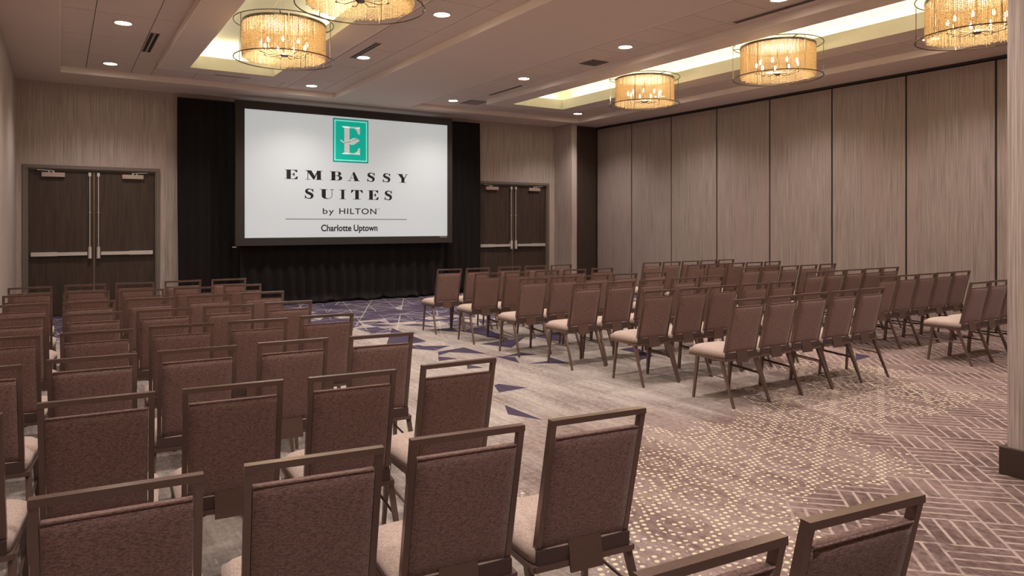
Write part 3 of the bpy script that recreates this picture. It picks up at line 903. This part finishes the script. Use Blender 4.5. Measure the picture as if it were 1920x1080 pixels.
# ------------------------------------------------------------------ chandeliers
def build_chandelier():
    r = empty('chandelier', (0, 0, 0))     # origin on the axis at the lower ring
    RR, DR, HT = 0.5625, 0.465, 0.43
    bm = bmesh.new(); add_torus(bm, RR, 0.0065, 0.0); lo = obj('lower_ring', bm, M['chrome_dark'], r, smooth='all')
    bm = bmesh.new(); add_torus(bm, RR, 0.0065, HT); obj('upper_ring', bm, M['chrome_dark'], r, smooth='all')
    for i in range(6):
        a = R(20 + 60 * i)
        bm = bmesh.new(); add_rod(bm, (RR * math.cos(a), RR * math.sin(a), 0), (RR * math.cos(a), RR * math.sin(a), HT), 0.0045, 6)
        obj('upright_rod', bm, M['chrome_dark'] if i % 2 else M['chrome'], r, smooth=True)
    bm = bmesh.new()
    add_lathe(bm, [(DR + 0.012, HT - 0.035), (DR + 0.012, HT - 0.008), (DR - 0.012, HT - 0.008), (DR - 0.012, HT - 0.035), (DR + 0.012, HT - 0.035)], 64)
    for i in range(3):
        a = R(10 + 120 * i)
        add_bar(bm, (0, 0, HT - 0.01), (RR * math.cos(a), RR * math.sin(a), HT), 0.012, 0.008)
    obj('top_band', bm, M['chrome_dark'], r, smooth=True)
    # strands of small beads
    g = random.Random(4)
    verts, faces = [], []
    def bead(c, rr, h):
        b0 = len(verts)
        verts.extend([(c[0], c[1], c[2] + h), (c[0] + rr, c[1], c[2]), (c[0], c[1] + rr, c[2]), (c[0] - rr, c[1], c[2]), (c[0], c[1] - rr, c[2]), (c[0], c[1], c[2] - h)])
        for f in ((0, 1, 2), (0, 2, 3), (0, 3, 4), (0, 4, 1), (5, 2, 1), (5, 3, 2), (5, 4, 3), (5, 1, 4)): faces.append(tuple(b0 + i for i in f))
    NS = 165
    for i in range(2 * NS):
        a = 2 * math.pi * (i * 0.5 + g.uniform(-.2, .2)) / NS
        rr = DR + g.uniform(-0.006, 0.006) - (i % 2) * 0.016
        zb = 0.0 + g.uniform(0, 0.018)
        z = HT - 0.035
        while z > zb:
            s = g.uniform(0.0072, 0.0095)
            bead((rr * math.cos(a) + g.uniform(-.001, .001), rr * math.sin(a) + g.uniform(-.001, .001), z), s, s * 1.0)
            z -= s * 2.0
    me = bpy.data.meshes.new('bead_curtain'); me.from_pydata(verts, [], faces); me.materials.append(M['beads'])
    tag(link('bead_curtain', me, r), kind='stuff')
    bm = bmesh.new(); add_rod(bm, (0, 0, HT - 0.030), (0, 0, HT - 0.022), DR - 0.014, 48)  # unseen disc added to keep lamp light off the cove ceiling
    obj('light_block_disc', bm, M['cove'], r)
    # hub, arms, candles
    bm = bmesh.new()
    add_lathe(bm, [(0.001, 0.035), (0.03, 0.035), (0.045, 0.05), (0.03, 0.075), (0.008, 0.085), (0.006, HT)], 16)
    obj('hub', bm, M['chrome_dark'], r, smooth=True)
    for i in range(9):
        a = 2 * math.pi * i / 9 + 0.2; ca, sa = math.cos(a), math.sin(a)
        bm = bmesh.new()
        add_rod(bm, (0.03 * ca, 0.03 * sa, 0.06), (0.17 * ca, 0.17 * sa, 0.045), 0.004, 6)
        add_rod(bm, (0.17 * ca, 0.17 * sa, 0.045), (0.26 * ca, 0.26 * sa, 0.075), 0.004, 6)
        add_rod(bm, (0.26 * ca, 0.26 * sa, 0.07), (0.26 * ca, 0.26 * sa, 0.155), 0.008, 8)
        add_rod(bm, (0.26 * ca, 0.26 * sa, 0.072), (0.26 * ca, 0.26 * sa, 0.078), 0.018, 10)
        arm = obj('arm', bm, M['chrome_dark'], r, smooth=True)
        bm = bmesh.new()
        add_lathe(bm, [(0.001, 0.155), (0.010, 0.158), (0.0155, 0.178), (0.011, 0.200), (0.001, 0.222)], 10, (0.26 * ca, 0.26 * sa, 0))
        obj('bulb', bm, M['bulb'], arm, smooth='all')
    bm = bmesh.new(); 
    for i in range(3):
        a = R(10 + 120 * i); add_rod(bm, (0.3 * math.cos(a), 0.3 * math.sin(a), HT - 0.005), (0.02 * math.cos(a), 0.02 * math.sin(a), ZC - 3.45 - 0.01), 0.0016, 5)
    add_rod(bm, (0, 0, ZC - 3.45 - 0.02), (0, 0, ZC - 3.45), 0.06, 20)
    obj('hanging_cable', bm, M['chrome'], r)
    return r

def copy_tree(o, parent=None):
    c = o.copy(); COL.objects.link(c)
    if parent: c.parent = parent
    for ch in list(o.children): copy_tree(ch, c)
    return c

ch0 = build_chandelier()
CH = [(2.23, 8.48, 'bead drum chandelier hanging in the left cove, nearer the screen'),
      (2.25, 6.03, 'bead drum chandelier hanging in the left cove, cut by the top edge of the picture'),
      (8.00, 8.55, 'bead drum chandelier in the right cove, farthest from the pillar'),
      (8.00, 6.02, 'bead drum chandelier in the right cove, middle of the three'),
      (8.00, 3.60, 'bead drum chandelier in the right cove, half hidden behind the near pillar')]
for i, (x_, y_, lb) in enumerate(CH):
    o = ch0 if i == 0 else copy_tree(ch0)
    o.location = (x_, y_, 3.445); o.rotation_euler.z = R((0, 31, 12, -8, 25)[i])
    tag(o, lb, 'chandelier', 'beaded drum chandeliers')
for (x_, y_) in [(c[0], c[1]) for c in CH] + [(2.25, 3.55), (2.25, 1.1), (8.0, 1.1)]:  # last three are unseen lamps added for light, no chandelier built there
    l = bpy.data.lights.new('candle_lamp', 'POINT'); l.energy = CHAND_W; l.color = (1.0, 0.78, 0.52); l.shadow_soft_size = 0.16
    link('candle_lamp', l, None, loc=(x_, y_, 3.445 + 0.20))

# ------------------------------------------------------------------ banquet chair
def build_chair():
    r = empty('banquet_chair')
    # side profile of the back: from (y -0.10, z 0.41) up to (y -0.215, z 0.89)
    def by(z): return -0.100 - 0.115 * (z - 0.41) / 0.48
    HW = 0.1745
    bm = bmesh.new()
    for s in (-1, 1):
        add_bar(bm, (s * HW, by(0.415), 0.415), (s * HW, by(0.866), 0.874), 0.0195, 0.025, up=(0, 1, 0.24))
    add_bar(bm, (-HW - 0.010, by(0.880), 0.881), (HW + 0.010, by(0.880), 0.881), 0.027, 0.0185)
    add_bar(bm, (-HW, by(0.425), 0.425), (HW, by(0.425), 0.425), 0.018, 0.02)
    bevel_all(bm, 0.004, 2)
    obj('back_frame', bm, M['tube'], r, smooth=True)
    # upholstered back, rounded, bottom corners curved
    bm = bmesh.new()
    W, zb, zt = 0.1625, 0.432, 0.826
    nx, nz = 10, 12
    def sheet(off):
        g = []
        for j in range(nz + 1):
            z = zb + (zt - zb) * j / nz
            row = []
            for i in range(nx + 1):
                u = -1 + 2 * i / nx
                drop = 0.022 * (1 - u ** 2) if j == 0 else 0
                edge = (1 - abs(u) ** 6) * (1 - abs(-1 + 2 * j / nz) ** 8)
                zz = z - drop
                row.append(bm.verts.new((u * W, by(zz) + off * (0.62 + 0.38 * edge), zz)))
            g.append(row)
        return g
    A = sheet(-0.020); B = sheet(0.030)
    for j in range(nz):
        for i in range(nx):
            bm.faces.new((A[j][i], A[j][i + 1], A[j + 1][i + 1], A[j + 1][i])); bm.faces.new((B[j][i + 1], B[j][i], B[j + 1][i], B[j + 1][i + 1]))
    for j in range(nz):
        bm.faces.new((A[j][0], A[j + 1][0], B[j + 1][0], B[j][0])); bm.faces.new((A[j + 1][nx], A[j][nx], B[j][nx], B[j + 1][nx]))
    for i in range(nx):
        bm.faces.new((A[0][i + 1], A[0][i], B[0][i], B[0][i + 1])); bm.faces.new((A[nz][i], A[nz][i + 1], B[nz][i + 1], B[nz][i]))
    back = obj('backrest', bm, M['fabric'], r, smooth='all')
    bm = bmesh.new()
    pr = 0.0032
    add_rod(bm, (-W + 0.002, by(zt) - 0.013, zt + 0.001), (W - 0.002, by(zt) - 0.013, zt + 0.001), pr, 6)
    obj('piping', bm, M['fabric'], back, smooth=True)
    # seat cushion
    bm = bmesh.new()
    n, m = 12, 12
    def seat_pt(i, j, top):
        u = -1 + 2 * i / n; v = j / m
        y = -0.125 + v * 0.415
        hw = 0.200 + 0.018 * v
        # round the plan corners
        cu = 1 - 0.045 * max(0, abs(v * 2 - 1) - 0.8) / 0.2
        x = u * hw * cu
        y += -0.012 * (u ** 4) * (1 if v > 0.5 else -1)
        e = (1 - abs(u) ** 7) * (1 - abs(2 * v - 1) ** 9)
        z = 0.430 + (0.028 * e + 0.005 * (1 - u * u)) if top else 0.388 - 0.003 * e
        return (x, y, z - (0.006 if v > .95 else 0))
    A = [[bm.verts.new(seat_pt(i, j, True)) for i in range(n + 1)] for j in range(m + 1)]
    B = [[bm.verts.new(seat_pt(i, j, False)) for i in range(n + 1)] for j in range(m + 1)]
    for j in range(m):
        for i in range(n):
            bm.faces.new((A[j][i], A[j][i + 1], A[j + 1][i + 1], A[j + 1][i])); bm.faces.new((B[j][i + 1], B[j][i], B[j + 1][i], B[j + 1][i + 1]))
    for j in range(m):
        bm.faces.new((A[j][0], A[j + 1][0], B[j + 1][0], B[j][0])); bm.faces.new((A[j + 1][n], A[j][n], B[j][n], B[j + 1][n]))
    for i in range(n):
        bm.faces.new((A[0][i + 1], A[0][i], B[0][i], B[0][i + 1])); bm.faces.new((A[m][i], A[m][i + 1], B[m][i + 1], B[m][i]))
    obj('seat', bm, M['lit_seat_fabric'], r, smooth='all')
    # seat frame under the cushion
    bm = bmesh.new()
    for s in (-1, 1):
        add_bar(bm, (s * 0.195, -0.13, 0.374), (s * 0.207, 0.275, 0.376), 0.018, 0.020)
    add_bar(bm, (-0.20, 0.270, 0.376), (0.20, 0.270, 0.376), 0.016, 0.018)
    add_bar(bm, (-0.195, -0.125, 0.374), (0.195, -0.125, 0.374), 0.018, 0.020)
    for s in (-1, 1):
        add_bar(bm, (s * 0.10, -0.12, 0.362), (s * 0.19, 0.02, 0.355), 0.012, 0.012)
    bevel_all(bm, 0.002, 1)
    obj('seat_frame', bm, M['tube'], r, smooth=True)
    boxobj('seat_board', (-0.185, 0.185, -0.10, 0.26, 0.376, 0.388), M['under'], r)
    # bracket joining back and seat
    bm = bmesh.new()
    bv = [(-0.065, by(0.45) - 0.016, 0.45), (0.065, by(0.45) - 0.016, 0.45), (0.065, -0.146, 0.345), (-0.065, -0.146, 0.345)]
    f0_ = [bm.verts.new(p) for p in bv]; f1_ = [bm.verts.new((p[0], p[1] + 0.008, p[2])) for p in bv]
    bm.faces.new(f0_); bm.faces.new(f1_[::-1])
    for i in range(4): bm.faces.new((f0_[i], f1_[i], f1_[(i + 1) % 4], f0_[(i + 1) % 4]))
    obj('back_bracket', bm, M['tube'], r)
    bm = bmesh.new(); add_box(bm, -0.185, 0.185, -0.128, -0.105, 0.385, 0.432); bevel_all(bm, 0.006, 2)
    obj('rear_cushion_edge', bm, M['rear_edge'], r, smooth=True)
    # legs
    for s in (-1, 1):
        for top, foot in (((s * 0.200, 0.185, 0.372), (s * 0.214, 0.222, 0.0)), ((s * 0.197, -0.085, 0.372), (s * 0.214, -0.240, 0.0))):
            bm = bmesh.new()
            t_, f_ = Vector(top), Vector(foot)
            d = (f_ - t_)
            a_ = [Vector((0.0105, 0, 0)), Vector((0, 0.0125, 0))]
            vs = []
            for p, k_ in ((t_, 1.15), (f_, 0.78)):
                for i, j in ((-1, -1), (1, -1), (1, 1), (-1, 1)):
                    vs.append(bm.verts.new(p + a_[0] * (i * k_) + a_[1] * (j * k_)))
            for f in ((0, 1, 2, 3), (7, 6, 5, 4), (0, 4, 5, 1), (1, 5, 6, 2), (2, 6, 7, 3), (3, 7, 4, 0)):
                bm.faces.new([vs[i] for i in f])
            bevel_all(bm, 0.003, 1)
            obj('leg', bm, M['tube'], r, smooth=True)
        bm = bmesh.new()
        add_rod(bm, (s * 0.204, 0.198, 0.245), (s * 0.205, -0.145, 0.228), 0.006, 8)
        obj('stretcher', bm, M['tube'], r, smooth=True)
    return r

LEFT_ROWS = [
    [(-0.245,8.706,2.6),(0.224,8.756,-4.2),(0.678,8.759,-4.8),(1.15,8.779,-0.2),(1.627,8.767,-2.9)],
    [(-0.238,7.794,0.7),(0.21,7.852,-4.7),(0.665,7.823,-6.1),(1.121,7.825,-5.0),(1.589,7.87,-6.7)],
    [(-0.26,6.92,-3.2),(0.203,6.892,-2.4),(0.648,6.914,-4.6),(1.116,6.925,-2.5),(1.582,6.962,-4.3)],
    [(-0.261,6.005,-3.5),(0.199,6.01,-4.4),(0.651,5.998,-4.3),(1.103,5.997,-3.2),(1.561,6.014,-3.1)],
    [(-0.278,5.037,-3.5),(0.184,5.025,-4.2),(0.642,5.051,-6.1),(1.097,5.025,-5.9),(1.564,5.045,-2.0)],
    [(-0.326,4.07,-3.5),(0.133,4.112,-4.8),(0.591,4.09,-4.2),(1.064,4.071,-3.8),(1.546,4.015,-5.8)],
    [(-0.344,3.12,-3.5),(0.117,3.19,-3.8),(0.577,3.143,-5.4),(1.041,3.085,-5.5),(1.540,3.075,-3.5)],
    [(0.122,2.159,-4.7),(0.588,2.125,-7.0),(1.045,2.095,-7.0),(1.507,2.042,-6.3)],
    [(1.055,1.147,-4.8),(1.514,1.122,-7.4)],
]
MIDDLE_ROWS = [
    [(4.551,8.959,-3.0),(5.005,8.959,-3.0),(5.536,8.959,-3.0),(5.994,8.959,-3.0),(6.476,8.959,-3.0)],
    [(4.597,7.983,-3.0),(5.038,7.983,-3.0),(5.517,7.983,-3.0),(5.984,7.983,-3.0),(6.476,7.983,-3.0)],
    [(4.61,6.968,-2.9),(5.052,6.979,-3.2),(5.548,6.977,-3.0),(6.009,6.977,-3.0),(6.523,6.977,-3.0)],
    [(4.684,6.078,-3.0),(5.152,6.078,-3.9),(5.616,6.079,-3.1),(6.113,6.079,-3.0),(6.565,6.079,-3.0)],
    [(4.775,5.111,-3.7),(5.232,5.109,-3.1),(5.672,5.112,-2.8),(6.152,5.111,-3.0),(6.601,5.112,-3.1)],
    [(4.877,4.156,-2.8),(5.324,4.156,-2.5),(5.764,4.159,-3.4),(6.232,4.158,-3.0),(6.688,4.158,-3.0)],
]
FAR_ROWS = [
    [(8.093,8.678,-3.0),(8.533,8.678,-3.0),(8.973,8.678,-3.0),(9.413,8.678,-3.0),(9.853,8.678,-3.0)],
    [(8.232,7.855,-3.0),(8.688,7.855,-3.0),(9.128,7.855,-3.0),(9.578,7.855,-3.0),(10.035,7.855,-3.0)],
    [(8.336,6.921,-3.0),(8.776,6.921,-3.0),(9.216,6.921,-3.0),(9.669,6.921,-3.0),(10.146,6.921,-3.0)],
    [(8.366,5.915,-3.0),(8.806,5.915,-3.0),(9.246,5.915,-3.0),(9.686,5.915,-3.0),(10.126,5.915,-3.0)],
    [(8.35,4.944,-3.0),(8.79,4.944,-3.0),(9.23,4.944,-3.0),(9.67,4.944,-3.0),(10.11,4.944,-3.0)],
    [(8.383,3.954,-3.0),(8.823,3.954,-3.0),(9.263,3.954,-3.0)],
]
ORD = ['first', 'second', 'third', 'fourth', 'fifth', 'sixth', 'seventh', 'eighth', 'ninth']
chair0 = build_chair()
used = [False]
def chairs(rows, block, group, side):
    for i, row in enumerate(rows):
        rn = 'row nearest the screen' if i == 0 else ORD[i] + ' row from the screen'
        n = len(row)
        for j, (x_, y_, a_) in enumerate(row):
            o = copy_tree(chair0) if used[0] else chair0
            used[0] = True
            # x_, y_ is the middle of the top rail's line; turn about the rail
            c_, s_ = math.cos(R(a_)), math.sin(R(a_))
            ry = y_ - 0.215
            o.location = (x_ - 0.215 * s_, ry + 0.215 * c_, 0); o.rotation_euler.z = R(a_)
            k_ = (n - j) if side == 'right' else (j + 1)
            if i == 8 and block.startswith('left'):
                pos = 'left one of two' if j == 0 else 'right one of two'
                lb = 'brown padded banquet chair cut by the bottom edge of the picture, %s' % pos
            else:
                pos = {1: 'on the aisle'}.get(k_, ORD[k_ - 1] + ' from the aisle')
                lb = 'brown padded banquet chair, %s, %s, %s' % (block, rn, pos)
            tag(o, lb, 'chair', group)
chairs(LEFT_ROWS, 'left block', 'banquet chairs in the left block', 'right')
chairs(MIDDLE_ROWS, 'middle block', 'banquet chairs in the middle block', 'left')
chairs(FAR_ROWS, 'partition block', 'banquet chairs in the block by the partition', 'left')
